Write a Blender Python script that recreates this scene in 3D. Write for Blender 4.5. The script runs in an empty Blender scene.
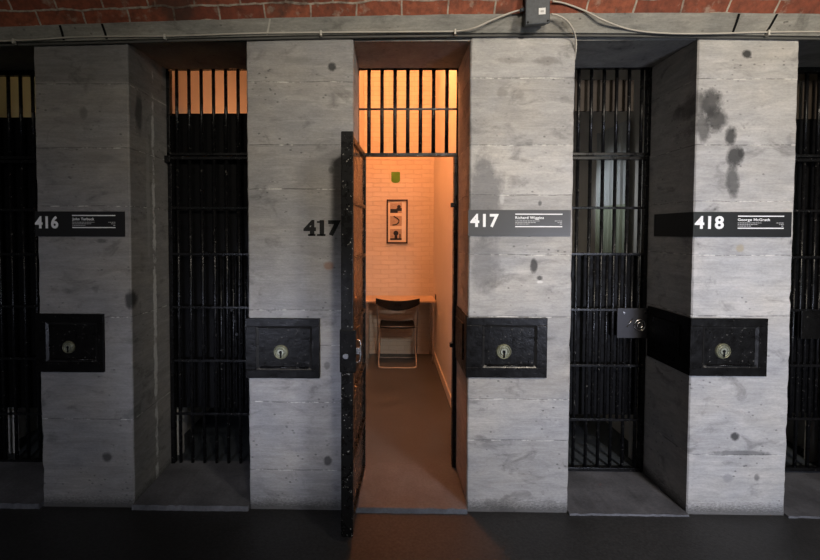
import bpy, bmesh, math, random
from mathutils import Vector, Matrix
random.seed(7)
S = bpy.context.scene
COL = S.collection
PI = math.pi

# ------------------------------------------------------------------ camera
F, DIST, H = 440.0, 2.4, 1.5339
PITCH, YAW, ROLL, CX, CY = 0.0310, 0.0150, 0.0027, 382.38, 244.94
def cam_axes():
    cy, sy = math.cos(YAW), math.sin(YAW)
    fw = Vector((-sy, cy, 0)); rt = Vector((cy, sy, 0)); up = Vector((0, 0, 1))
    f2 = fw*math.cos(PITCH) - up*math.sin(PITCH); u2 = up*math.cos(PITCH) + fw*math.sin(PITCH)
    rt2 = rt*math.cos(ROLL) + u2*math.sin(ROLL); u3 = u2*math.cos(ROLL) - rt*math.sin(ROLL)
    return rt2, u3, f2
RT, UP, FW = cam_axes()
CP = Vector((0, -DIST, H))
cam = bpy.data.cameras.new('camera'); camo = bpy.data.objects.new('camera', cam); COL.objects.link(camo)
cam.sensor_width = 36; cam.lens = F*36/820
cam.shift_x = (410-CX)/820; cam.shift_y = (CY-280)/820
cam.clip_start = 0.05
M3 = Matrix((RT, UP, -FW)).transposed()
camo.matrix_world = Matrix.Translation(CP) @ M3.to_4x4()
S.camera = camo
def ray(u, v):
    return (FW*F + RT*(u-CX) - UP*(v-CY)).normalized()
def at(u, v, y=0.0):            # survey point on a vertical plane y = const
    r = ray(u, v); t = (y-CP.y)/r.y; return CP + r*t
def on_floor(u, v, z=0.0):
    r = ray(u, v); t = (z-CP.z)/r.z; return CP + r*t
def on_x(u, v, x):
    r = ray(u, v); t = (x-CP.x)/r.x; return CP + r*t

# ------------------------------------------------------------------ node helpers
class NT:
    def __init__(s, name):
        s.m = bpy.data.materials.new(name); s.m.use_nodes = True
        s.n = s.m.node_tree.nodes; s.l = s.m.node_tree.links
        s.b = s.n['Principled BSDF']; s.tc = None
    def set(s, **k):
        for a, v in k.items():
            s.b.inputs[a.replace('_', ' ')].default_value = v
        return s
    def node(s, t, ins=None, **k):
        n = s.n.new(t)
        for a, v in k.items(): setattr(n, a, v)
        for a, v in (ins or {}).items(): s.put(n.inputs[a], v)
        return n
    def put(s, sock, v):
        if isinstance(v, bpy.types.NodeSocket): s.l.new(v, sock)
        else: sock.default_value = v
    def math(s, op, a, b=None, c=None, clamp=False):
        n = s.n.new('ShaderNodeMath'); n.operation = op; n.use_clamp = clamp
        s.put(n.inputs[0], a)
        if b is not None: s.put(n.inputs[1], b)
        if c is not None: s.put(n.inputs[2], c)
        return n.outputs[0]
    def obj(s):
        if not s.tc: s.tc = s.n.new('ShaderNodeTexCoord')
        return s.tc.outputs['Object']
    def mapping(s, scale=(1,1,1), loc=(0,0,0), vec=None):
        n = s.node('ShaderNodeMapping'); s.put(n.inputs['Vector'], vec or s.obj())
        n.inputs['Scale'].default_value = scale; n.inputs['Location'].default_value = loc
        return n.outputs[0]
    def noise(s, scale, detail=4, rough=.55, vec=None, dist=0):
        n = s.node('ShaderNodeTexNoise'); s.put(n.inputs['Vector'], vec or s.obj())
        n.inputs['Scale'].default_value = scale; n.inputs['Detail'].default_value = detail
        n.inputs['Roughness'].default_value = rough; n.inputs['Distortion'].default_value = dist
        return n.outputs[0]
    def ramp(s, fac, stops, interp='LINEAR'):
        n = s.n.new('ShaderNodeValToRGB'); s.put(n.inputs[0], fac); cr = n.color_ramp; cr.interpolation = interp
        while len(cr.elements) < len(stops): cr.elements.new(0.5)
        for e, (p, c) in zip(cr.elements, stops):
            e.position = p; e.color = (c, c, c, 1) if isinstance(c, (int, float)) else (*c, 1)
        return n.outputs[0]
    def mix(s, fac, a, b, mode='MIX'):
        n = s.n.new('ShaderNodeMix'); n.data_type = 'RGBA'; n.blend_type = mode
        s.put(n.inputs[0], fac)
        for k, v in ((6, a), (7, b)):
            if isinstance(v, tuple) and len(v) == 3: v = (*v, 1)
            s.put(n.inputs[k], v)
        return n.outputs[2]
    def maprange(s, v, a, b, c=0., d=1.):
        n = s.n.new('ShaderNodeMapRange'); s.put(n.inputs[0], v)
        for i, q in enumerate((a, b, c, d)): n.inputs[i+1].default_value = q
        return n.outputs[0]
    def bump(s, h, strength=.3, dist=.01):
        n = s.n.new('ShaderNodeBump'); s.put(n.inputs['Height'], h)
        n.inputs['Strength'].default_value = strength; n.inputs['Distance'].default_value = dist
        s.l.new(n.outputs[0], s.b.inputs['Normal'])
    def color(s, c): s.put(s.b.inputs['Base Color'], c); return s

def plain(name, c, rough=.5, metal=0., spec=.22, nscale=12, var=.25):
    t = NT(name); t.set(Roughness=rough, Metallic=metal); t.b.inputs['Specular IOR Level'].default_value = spec
    n = t.noise(nscale, 4)
    lo = tuple(x*(1-var) for x in c); hi = tuple(min(1, x*(1+var)) for x in c)
    t.color(t.mix(n, lo, hi)); return t.m

def concrete(name, joints, stains, base=(.40,.40,.40), warm=(.44,.415,.37), seed=0, contrast=1.0, rough=.75):
    """board-marked grey concrete: courses with thin joints, grain, stains with a shape of their own"""
    t = NT(name); t.set(Roughness=rough); t.b.inputs['Specular IOR Level'].default_value = .35
    sep = t.node('ShaderNodeSeparateXYZ'); t.put(sep.inputs[0], t.obj()); X, Y, Z = sep.outputs
    big = t.noise(2.2, 6, .6, t.mapping((1,1,1.6), (seed*3.1, 0, seed)))
    grain = t.noise(3, 6, .68, t.mapping((1.3, 1.3, 17), (seed*1.7, 0, seed*2)), 1.2)
    fine = t.noise(60, 4, .7, t.mapping((1,1,2.2), (seed, seed, 0)))
    wob = t.noise(4, 5, .6, t.mapping((1,1,.25), (seed*7, 0, 0)))
    col = t.mix(t.maprange(big, .3, .7), base, warm)
    g = t.maprange(grain, .25, .75, 1-.17*contrast, 1+.13*contrast)
    g2 = t.maprange(big, .25, .75, 1-.16*contrast, 1+.12*contrast)
    g3 = t.maprange(fine, .3, .7, .88, 1.10)
    v = t.math('MULTIPLY', t.math('MULTIPLY', g, g2), g3)
    mid = t.noise(7.5, 6, .66, t.mapping((.8, .8, 2.4), (seed*.9, 2, seed)), .6)
    v = t.math('MULTIPLY', v, t.maprange(mid, .3, .7, 1-.20*contrast, 1+.12*contrast))
    blot = t.noise(5.5, 5, .62, t.mapping((1, 1, 1.7), (seed*1.9, 5, seed*.3)), .8)
    v = t.math('MULTIPLY', v, t.maprange(blot, .56, .70, 1, .62))
    # each course was cast on its own day: tone steps at the joints
    zs = sorted(joints); rnd = random.Random(seed+5)
    zw = t.math('ADD', Z, t.maprange(wob, .3, .7, -.004, .004))
    stops = [(0, .97)] + [(min(.999, max(.001, z/3.0)), rnd.uniform(.88, 1.07)) for z in zs]
    cr = t.ramp(t.math('DIVIDE', zw, 3.0), stops, 'CONSTANT')
    v = t.math('MULTIPLY', v, cr)
    col = t.mix(1.0, col, v, 'MULTIPLY')
    line = None
    for z in zs:
        d = t.math('ABSOLUTE', t.math('SUBTRACT', zw, z))
        m = t.maprange(d, .001, .0038, 1, 0)
        line = m if line is None else t.math('MAXIMUM', line, m)
    if line is not None:
        brk = t.noise(9, 5, .7, t.mapping((1,1,.4), (seed*2.3, 4, 0)))
        col = t.mix(t.math('MULTIPLY', line, t.maprange(brk, .44, .60, .0, .65)), col, (.05,.05,.05))
        col = t.mix(t.math('MULTIPLY', line, t.maprange(brk, .50, .41, 0., .85)), col, (.72,.70,.66))
    # pock marks
    vor = t.node('ShaderNodeTexVoronoi'); t.put(vor.inputs['Vector'], t.mapping((1,1,1.5), (seed, 0, 0))); vor.inputs['Scale'].default_value = 22
    pk = t.math('MULTIPLY', t.maprange(vor.outputs['Distance'], .09, .20, 1, 0), t.maprange(t.noise(5, 3, .6, t.mapping((1,1,1), (0, seed, 2))), .50, .58))
    col = t.mix(t.math('MULTIPLY', pk, .6), col, (.08,.08,.08))
    sn = t.noise(15, 6, .7, t.mapping((1,1,.8), (seed*.7, 1, 1)))
    for (sx, sy, sz, rx, ry, rz, c, k) in stains:
        q = None
        for ax, ce, r in ((X, sx, rx), (Y, sy, ry), (Z, sz, rz)):
            if r is None: continue
            e = t.math('POWER', t.math('ABSOLUTE', t.math('DIVIDE', t.math('SUBTRACT', ax, ce), r)), 2.0)
            q = e if q is None else t.math('ADD', q, e)
        q = t.math('ADD', q, t.maprange(sn, .3, .7, *((-1.9, 1.9) if ry == .016 else (-.6, .6))))
        col = t.mix(t.math('MULTIPLY', t.maprange(q, .45, 1.45, 1, 0), k), col, c)
    # trodden grime at the very foot
    foot = t.math('ADD', Z, t.maprange(fine, .3, .7, -.02, .02))
    col = t.mix(t.maprange(foot, .0, .055, .75, 0), col, (.05,.048,.045))
    t.color(col)
    h = t.math('ADD', t.math('MULTIPLY', grain, .5), t.math('MULTIPLY', fine, .35))
    if line is not None: h = t.math('SUBTRACT', h, t.math('MULTIPLY', line, .8))
    t.bump(t.math('SUBTRACT', h, pk), .45, .006)
    return t.m

def iron(name, c=(.006,.006,.0065), rough=.26, chips=.28, bumpy=.3, spec=.26):
    t = NT(name); t.b.inputs['Specular IOR Level'].default_value = spec
    n = t.noise(22, 5, .6); ch = t.noise(70, 3, .6)
    m = t.math('MULTIPLY', t.maprange(ch, .662, .69), chips)
    t.color(t.mix(m, t.mix(n, tuple(x*.6 for x in c), tuple(x*1.5 for x in c)), (.42,.40,.36)))
    t.put(t.b.inputs['Roughness'], t.maprange(n, .3, .7, rough*.75, rough*1.5))
    t.bump(n, bumpy, .003); return t.m

MAT = {}
MAT['iron'] = iron('black_gloss_iron_paint')
MAT['iron_worn'] = iron('worn_black_iron_paint', (.007,.0068,.0065), .26, .9, .6, .16)
MAT['lock_iron'] = iron('matt_black_lock_iron', (.006,.0057,.0055), .30, .16, .9, .12)
MAT['moulding'] = iron('highlight_iron_moulding', (.014,.0135,.013), .3, .3, .6, .6)  # lifted colour and gloss bring out highlights along the edges
MAT['sheet'] = iron('black_backing_sheet', (.006,.006,.007), .17, 0, .02, .9)
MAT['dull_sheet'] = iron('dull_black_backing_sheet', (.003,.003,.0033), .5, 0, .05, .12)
MAT['gate_sheet'] = iron('gate_backing_sheet', (.02,.015,.012), .22, .4, .05, .6)
MAT['board'] = plain('brown_stained_transom_board', (.05,.038,.028), .6, nscale=5, var=.6)
MAT['steel'] = plain('chromed_steel', (.62,.60,.58), .25, 1.0)
MAT['tube_steel'] = plain('dull_grey_tube', (.30,.29,.28), .45, .4)
MAT['plate'] = plain('grey_enamel_plate', (.045,.045,.05), .35, .2)
MAT['brass'] = plain('tarnished_brass', (.17,.17,.11), .4, .35, var=.35, nscale=90)
MAT['brass_rim'] = plain('tarnished_brass_rim', (.27,.28,.22), .38, .4, var=.35, nscale=90)
MAT['black'] = plain('black_plastic', (.008,.008,.008), .4)
MAT['hole'] = plain('keyhole_black', (.002,.002,.002), .8)
MAT['white'] = plain('white_lettering', (.85,.85,.85), .5, var=.02)
MAT['dim_white'] = plain('grey_small_lettering', (.45,.45,.45), .5, var=.02)
MAT['stencil'] = plain('black_stencil_paint', (.01,.01,.01), .6)
MAT['sign'] = plain('charcoal_sign_acrylic', (.022,.022,.023), .3, var=.06)
MAT['sign_sheen'] = plain('sheen_tinted_sign_acrylic', (.085,.085,.085), .3, var=.06)  # same acrylic made paler: its reflection is put into the colour
MAT['cable'] = plain('pale_cable_sheath', (.50,.47,.42), .5)
MAT['conduit'] = plain('dark_conduit_paint', (.10,.10,.095), .5)
MAT['clip'] = plain('white_cable_clip', (.55,.53,.48), .5)
MAT['jbox'] = plain('slate_grey_box_paint', (.06,.068,.078), .45, nscale=60, var=.5)
MAT['paper'] = plain('white_paper_label', (.75,.75,.75), .7)
MAT['green'] = plain('green_sticker', (.10,.27,.03), .6)
MAT['frame_brown'] = plain('dark_brown_frame', (.03,.014,.010), .4)
MAT['mat_board'] = plain('cream_mount', (.72,.66,.55), .6, var=.04)
MAT['photo_pale'] = plain('pale_print_ground', (.42,.33,.26), .4, nscale=60, var=.5)
MAT['photo_dark'] = plain('dark_print_ink', (.02,.02,.024), .4)
MAT['reflection_white'] = plain('painted_reflection_white', (.75,.74,.70), .4)
MAT['desk'] = plain('pale_birch_laminate', (.62,.48,.34), .45, nscale=9, var=.08)
MAT['post'] = plain('off_white_painted_post', (.62,.60,.56), .5, nscale=9, var=.1)
MAT['plaster'] = plain('cream_plaster', (.70,.66,.60), .7, nscale=3, var=.07)
MAT['dark_base'] = plain('dark_skirting_paint', (.05,.045,.04), .5)
MAT['light_base'] = plain('cream_skirting_paint', (.66,.62,.55), .4, var=.05)

def painted_brick(name, c, grout, bs=(.20,.056), strength=.7):
    t = NT(name); t.set(Roughness=.6)
    b = t.node('ShaderNodeTexBrick')
    sep = t.node('ShaderNodeSeparateXYZ'); t.put(sep.inputs[0], t.obj())
    cmb = t.node('ShaderNodeCombineXYZ'); t.l.new(sep.outputs[0], cmb.inputs[0]); t.l.new(sep.outputs[2], cmb.inputs[1])
    wob = t.noise(5, 3)
    vec = t.node('ShaderNodeVectorMath', operation='ADD'); t.l.new(cmb.outputs[0], vec.inputs[0])
    c2 = t.node('ShaderNodeCombineXYZ'); t.l.new(t.maprange(wob, .3, .7, -.008, .008), c2.inputs[1]); t.l.new(c2.outputs[0], vec.inputs[1])
    t.l.new(vec.outputs[0], b.inputs['Vector'])
    b.inputs['Color1'].default_value = (*c, 1); b.inputs['Color2'].default_value = (c[0]*.93, c[1]*.92, c[2]*.9, 1)
    b.inputs['Mortar'].default_value = (*grout, 1); b.inputs['Scale'].default_value = 1
    b.inputs['Brick Width'].default_value = bs[0]; b.inputs['Row Height'].default_value = bs[1]
    b.inputs['Mortar Size'].default_value = .005; b.inputs['Mortar Smooth'].default_value = .5
    n = t.noise(30, 4)
    t.color(t.mix(t.maprange(n, .3, .7, 0, .25), b.outputs[0], tuple(x*.8 for x in c)))
    t.bump(t.math('SUBTRACT', t.math('MULTIPLY', n, .35), b.outputs['Fac']), strength, .006); return t.m
MAT['cell_brick'] = painted_brick('cream_painted_brick', (.70,.66,.60), (.60,.55,.49))

def red_brick():
    t = NT('red_vault_brick'); t.set(Roughness=.85)
    uv = t.node('ShaderNodeUVMap').outputs[0]
    wob = t.noise(6, 3, .5, uv); c2 = t.node('ShaderNodeCombineXYZ')
    t.l.new(t.maprange(wob, .3, .7, -.010, .010), c2.inputs[1]); t.l.new(t.maprange(wob, .3, .7, .006, -.006), c2.inputs[0])
    vec = t.node('ShaderNodeVectorMath', operation='ADD'); t.l.new(uv, vec.inputs[0]); t.l.new(c2.outputs[0], vec.inputs[1])
    b = t.node('ShaderNodeTexBrick'); t.l.new(vec.outputs[0], b.inputs['Vector'])
    b.inputs['Color1'].default_value = (.36,.105,.055, 1); b.inputs['Color2'].default_value = (.22,.055,.032, 1)
    b.inputs['Mortar'].default_value = (.52,.46,.38, 1); b.inputs['Scale'].default_value = 1
    b.inputs['Brick Width'].default_value = .238; b.inputs['Row Height'].default_value = .075
    b.inputs['Mortar Size'].default_value = .0055; b.inputs['Mortar Smooth'].default_value = .3; b.inputs['Bias'].default_value = -.1
    n = t.noise(26, 5, .65, uv); n2 = t.noise(2.3, 4, .6, uv)
    col = t.mix(t.maprange(n, .40, .68, 0, .75), b.outputs[0], (.10,.035,.022))
    col = t.mix(t.maprange(n2, .54, .62, 0, .75), col, (.06,.035,.026))
    smear = t.noise(11, 5, .6, uv)
    col = t.mix(t.maprange(smear, .57, .68, 0, .6), col, (.42,.36,.29))
    t.color(col)
    t.bump(t.math('SUBTRACT', t.math('MULTIPLY', n, .5), b.outputs['Fac']), .6, .01); return t.m
MAT['red_brick'] = red_brick()

def floor_mat(name, c, rough=.7, sc=1.5, patch=.3, k=.2):
    t = NT(name)
    a = t.noise(sc, 6, .6); b = t.noise(70, 4, .7)
    col = t.mix(t.maprange(a, .35, .65), tuple(x*(1-patch) for x in c), tuple(x*(1+patch) for x in c))
    col = t.mix(1.0, col, t.maprange(b, .3, .7, 1-k, 1+k), 'MULTIPLY')
    t.color(col); t.put(t.b.inputs['Roughness'], t.maprange(a, .3, .7, rough*.8, min(1, rough*1.15)))
    t.bump(b, .35, .004); return t.m
MAT['asphalt'] = floor_mat('dark_asphalt_floor', (.024,.0235,.023), .62, 1.2, .35, .45)
MAT['cell_floor'] = floor_mat('worn_cell_concrete', (.062,.072,.082), .5, 3, .22, .12)
MAT['dark_wall'] = floor_mat('dark_corridor_plaster', (.10,.10,.105), .8, 2, .2, .1)

# ------------------------------------------------------------------ mesh helpers
def link_mesh(name, bm, mat, parent=None, smooth=False, bevel=0, uv=None):
    me = bpy.data.meshes.new(name); bmesh.ops.recalc_face_normals(bm, faces=bm.faces[:]); bm.to_mesh(me); bm.free()
    o = bpy.data.objects.new(name, me); COL.objects.link(o)
    for m in (mat if isinstance(mat, (list, tuple)) else [mat]): me.materials.append(m)
    if smooth:
        for p in me.polygons: p.use_smooth = True
    if parent is not None:
        o.parent = parent; o.matrix_parent_inverse = Matrix.Identity(4)
        wm = Matrix.Identity(4); q = parent; absolute = False
        while q is not None:
            wm = q.matrix_basis @ wm; absolute = absolute or q.get('_abs') is not None; q = q.parent
        if not absolute: me.transform(wm.inverted())
    if bevel:
        b = o.modifiers.new('bevel', 'BEVEL'); b.width = bevel; b.segments = 2; b.limit_method = 'ANGLE'; b.angle_limit = .6
    return o
def box(bm, a, b, rot=None):
    """axis-aligned box from corner a to corner b"""
    a, b = Vector(a), Vector(b)
    lo = Vector([min(a[i], b[i]) for i in range(3)]); hi = Vector([max(a[i], b[i]) for i in range(3)])
    vs = [bm.verts.new((x, y, z)) for x in (lo.x, hi.x) for y in (lo.y, hi.y) for z in (lo.z, hi.z)]
    for f in ((0,1,3,2), (4,6,7,5), (0,4,5,1), (2,3,7,6), (0,2,6,4), (1,5,7,3)): bm.faces.new([vs[i] for i in f])
    if rot is not None: bmesh.ops.transform(bm, matrix=rot, verts=vs)
    return vs
def tube(bm, pts, r, seg=10, closed=False):
    pts = [Vector(p) for p in pts]; n = len(pts); rings = []
    ref = Vector((0, 0, 1))
    for i, p in enumerate(pts):
        if closed: d = pts[(i+1) % n]-pts[i-1]
        else: d = pts[min(i+1, n-1)]-pts[max(i-1, 0)]
        d.normalize()
        a = d.cross(ref)
        if a.length < .05: a = d.cross(Vector((1, 0, 0)))
        a.normalize(); b = d.cross(a).normalized()
        rr = r[i] if isinstance(r, (list, tuple)) else r
        rings.append([bm.verts.new(p + a*rr*math.cos(2*PI*k/seg) + b*rr*math.sin(2*PI*k/seg)) for k in range(seg)])
    for i in range(n if closed else n-1):
        A, B = rings[i], rings[(i+1) % n]
        for k in range(seg): bm.faces.new((A[k], A[(k+1) % seg], B[(k+1) % seg], B[k]))
    if not closed: bm.faces.new(rings[0][::-1]); bm.faces.new(rings[-1])
def disc(bm, c, r, t, axis='y', seg=28, r2=None):
    """short cylinder centred on c facing the camera side; c is its rear centre, t its height towards -axis"""
    c = Vector(c); r2 = r if r2 is None else r2
    rings = []
    for (rr, d) in ((r, 0), (r2, t)):
        ring = []
        for k in range(seg):
            a = 2*PI*k/seg
            if axis == 'y': ring.append(bm.verts.new(c+Vector((rr*math.cos(a), -d, rr*math.sin(a)))))
            elif axis == 'x': ring.append(bm.verts.new(c+Vector((d, rr*math.cos(a), rr*math.sin(a)))))
            else: ring.append(bm.verts.new(c+Vector((rr*math.cos(a), rr*math.sin(a), d))))
        rings.append(ring)
    for k in range(seg): bm.faces.new((rings[0][k], rings[0][(k+1) % seg], rings[1][(k+1) % seg], rings[1][k]))
    bm.faces.new(rings[0]); bm.faces.new(rings[1])
def smooth_path(pts, n=8):
    P = [Vector(p) for p in pts]; out = []
    for i in range(len(P)-1):
        p0, p1, p2, p3 = P[max(i-1, 0)], P[i], P[i+1], P[min(i+2, len(P)-1)]
        for k in range(n):
            t = k/n
            out.append(.5*((2*p1)+(p2-p0)*t+(2*p0-5*p1+4*p2-p3)*t*t+(3*p1-p0-3*p2+p3)*t**3))
    out.append(P[-1]); return out
def tag(o, label, cat, group=None):
    o['label'] = label; o['category'] = cat
    if group: o['group'] = group
    return o
def thing(name, label, cat, loc=(0,0,0), rz=0, group=None):
    o = bpy.data.objects.new(name, None); COL.objects.link(o)
    o.location = loc; o.rotation_euler = (0, 0, rz); o.empty_display_size = .1
    bpy.context.view_layer.update()
    return tag(o, label, cat, group)
def struct(name, bm, mat, bevel=0, smooth=False):
    o = link_mesh(name, bm, mat, bevel=bevel, smooth=smooth); o['kind'] = 'structure'; return o

def text_bm(bm, body, x0, x1, z0, z1, y, depth=.0015, bold=.02):
    """lettering standing on the plane y, fitted between x0..x1 and z0..z1"""
    cu = bpy.data.curves.new('lettering', 'FONT'); cu.body = body; cu.offset = bold; cu.extrude = .01; cu.resolution_u = 4
    cu.space_character = 1.08
    to = bpy.data.objects.new('lettering', cu); COL.objects.link(to)
    dg = bpy.context.evaluated_depsgraph_get(); me = bpy.data.meshes.new_from_object(to.evaluated_get(dg))
    bpy.data.objects.remove(to); bpy.data.curves.remove(cu)
    xs = [v.co.x for v in me.vertices]; ys = [v.co.y for v in me.vertices]
    mx, Mx, my, My = min(xs), max(xs), min(ys), max(ys)
    off = len(bm.verts)
    vs = []
    for v in me.vertices:
        vs.append(bm.verts.new((x0+(v.co.x-mx)/(Mx-mx)*(x1-x0), y - (depth if v.co.z > 0 else 0), z0+(v.co.y-my)/(My-my)*(z1-z0))))
    for p in me.polygons:
        try: bm.faces.new([vs[i] for i in p.vertices])
        except ValueError: pass
    bpy.data.meshes.remove(me)

# ------------------------------------------------------------------ the place: numbers
EDG = [-2.590, -1.9416, -1.4229, -0.7738, -0.1957, 0.4350, 0.9935, 1.6430, 2.1750, 2.81]
DEP = 0.3976                       # depth of the reveals, gates stand in this plane
TOP = 2.5625
PIERS = [(-3.11, EDG[0]), (EDG[1], EDG[2]), (EDG[3], EDG[4]), (EDG[5], EDG[6]), (EDG[7], EDG[8]), (EDG[9], 3.34)]
OPEN = [(EDG[0], EDG[1]), (EDG[2], EDG[3]), (EDG[4], EDG[5]), (EDG[6], EDG[7]), (EDG[8], EDG[9])]
FZ = .012                          # threshold and cell floor level
bk = on_floor(433, 354, FZ); BACKY = bk.y
wall_r = .12 + .0
CELL = []
for (a, b) in OPEN:
    c = (a+b)/2; CELL.append((c-.43, c+.43))
CELL[2] = (.12-.43, bk.x)
CEILZ = 3.95
def zc(v, u=420, y=0): return at(u, v, y).z

# ------------------------------------------------------------------ piers
def pier_mesh(x0, x1, y0, y1, z0, z1, seed):
    """upright block with slightly worn, wandering arrises"""
    rnd = random.Random(seed); bm = bmesh.new(); n = 70; rings = []
    offs = [[0.0]*4 for _ in range(n+1)]
    for k in range(4):
        v = 0
        for i in range(n+1):
            v = v*.6 + rnd.uniform(-.0016, .0016); offs[i][k] = v
            if rnd.random() < .05: offs[i][k] -= rnd.uniform(.002, .005)
    for i in range(n+1):
        z = z0+(z1-z0)*i/n; o = offs[i]; ch = .006
        ring = []
        for (k, cx_, cy_, sx, sy) in ((0, x0, y0, 1, 1), (1, x1, y0, -1, 1), (2, x1, y1, -1, -1), (3, x0, y1, 1, -1)):
            e = -o[k] if k < 2 else 0
            p1 = Vector((cx_+sx*(ch+e), cy_+sy*e*.5, z)); p2 = Vector((cx_+sx*e*.5, cy_+sy*(ch+e), z))
            ring += ([p2, p1] if k in (0, 2) else [p1, p2])
        rings.append([bm.verts.new(p) for p in ring])
    for i in range(n):
        A, B = rings[i], rings[i+1]
        for k in range(8): bm.faces.new((A[k], A[(k+1) % 8], B[(k+1) % 8], B[k]))
    bm.faces.new(rings[0]); bm.faces.new(rings[-1])
    return bm
def stain(u, v, ru, rv, c, k, y=0.0, ry=.2):
    p = at(u, v, y); s = F/DIST
    return (p.x, 0, p.z, ru/s, ry, rv/s, c, k)
DK, LT = (.035,.035,.035), (.75,.74,.72)
def J(u, vs): return [zc(v, u) for v in vs]
rev = on_x(155, 300, EDG[2])       # the crusted crack down the right reveal of the 416 pier
pier_specs = [
  (J(80, [84,148,206,317,419,450]), [], .0),
  (J(80, [84,148,206,317,419]), [stain(107,457,5,5,DK,.8), stain(83,113,4,6,DK,.4), stain(130,300,5,9,DK,.9,ry=.06),
      (EDG[2], rev.y, 1.05, .05, .016, 1.25, LT, .75), (EDG[2], rev.y-.06, 1.75, .05, .02, .35, (.4,.39,.37), .45),
      (EDG[2], .1, 2.2, .05, .035, .12, DK, .7), stain(102,241,6,2.5,DK,.55)], .0),
  (J(300, [82,145,189,310,345,402,470]), [stain(332,67,4,4,DK,.9), stain(331,170,3,3.5,DK,.6), stain(328,461,4,5,DK,.8), stain(329,266,5,4,(.25,.13,.08),.7),
      stain(296,60,14,4,(.2,.2,.19),.45), stain(262,88,9,5,(.2,.2,.19),.35), stain(327,366,3,4,DK,.5), stain(300,450,8,3,(.25,.25,.26),.3)], .0),
  (J(522, [78,145,195,255,317,399,440]), [stain(534,266,3.5,7,DK,.85), stain(540,278,3,2.5,DK,.8), stain(540,282,3,1.6,LT,.6), stain(540,203,2,3,DK,.7),
      stain(545,61,11,4,(.17,.16,.15),.55), stain(510,60,14,3,(.17,.16,.15),.45), stain(485,195,17,42,(.10,.10,.105),.62), stain(484,262,15,30,(.12,.12,.125),.55), stain(520,235,30,10,(.2,.2,.2),.3),
      stain(502,93,5,5,(.15,.14,.13),.45), stain(520,95,4,5,(.15,.14,.13),.4), stain(502,199,2.5,5,LT,.35), stain(521,37.5,3,1.5,DK,.8)], .0),
  (J(745, [79,145,201,255,316,455]), [stain(711,103,11,13,DK,.85), stain(716,119,11,12,DK,.85), stain(703,127,7,15,DK,.75), stain(700,105,8,12,(.06,.06,.06),.6), stain(730,136,6,9,DK,.9), stain(735,156,8,10,DK,.9), stain(733,180,6,19,(.06,.06,.06),.8),
      stain(741,153,3,4,DK,.6), stain(747,54,4.5,4,DK,.95), stain(735,437,4.5,4,DK,.9), stain(740,453,28,2.5,(.07,.07,.07),.6),
      stain(740,248,4,4,(.35,.30,.2),.7), stain(728,478,5,4,(.2,.2,.21),.5), stain(757,477,3,4,DK,.6), stain(692,110,4,10,DK,.6)], .0),
  (J(745, [79,145,201,255,316,455]), [], .0)]
for i, ((x0, x1), (jn, st, _)) in enumerate(zip(PIERS, pier_specs)):
    bs = [(.36,.36,.365), (.30,.295,.30), (.35,.35,.36), (.40,.40,.405), (.47,.47,.475), (.44,.44,.45)][i]
    wm = tuple(a*k for a, k in zip(bs, (1.06, 1.0, .90)))
    m = concrete('board_marked_concrete', jn, st, bs, wm, seed=i*3+1)
    struct('wall_front_pier', pier_mesh(x0, x1, 0, DEP+.05, -.08, TOP+.03, i+10), m)

# wall above the openings, cell partitions, back walls, cell ceilings
LINT = concrete('lintel_concrete', [2.6], [], (.30,.30,.30), (.33,.32,.29), seed=31)
bm = bmesh.new(); box(bm, (-3.2, .015, TOP), (3.4, DEP+.05, CEILZ+.2)); struct('wall_front', bm, LINT)
bm = bmesh.new()
box(bm, (-3.2, BACKY, -.08), (3.4, BACKY+.15, CEILZ)); struct('wall_back', bm, MAT['cell_brick'])
bm = bmesh.new(); box(bm, (-3.2, DEP+.05, CEILZ), (3.4, BACKY+.15, CEILZ+.2)); struct('ceiling_cells', bm, MAT['plaster'])
bounds = [(-3.2, CELL[0][0])] + [(CELL[i][1], CELL[i+1][0]) for i in range(4)] + [(CELL[4][1], 3.4)]
for a, b in bounds:
    bm = bmesh.new(); box(bm, (a, DEP+.05, -.08), (b, BACKY, CEILZ)); struct('wall_partition', bm, MAT['plaster'])

# unseen boards added to stop the uplighters spilling down the two shut cells
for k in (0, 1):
    bm = bmesh.new(); box(bm, (CELL[k][0], DEP+.11, 1.93), (CELL[k][1], BACKY, 1.96)); struct('light_spill_board', bm, MAT['dark_wall'])

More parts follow.
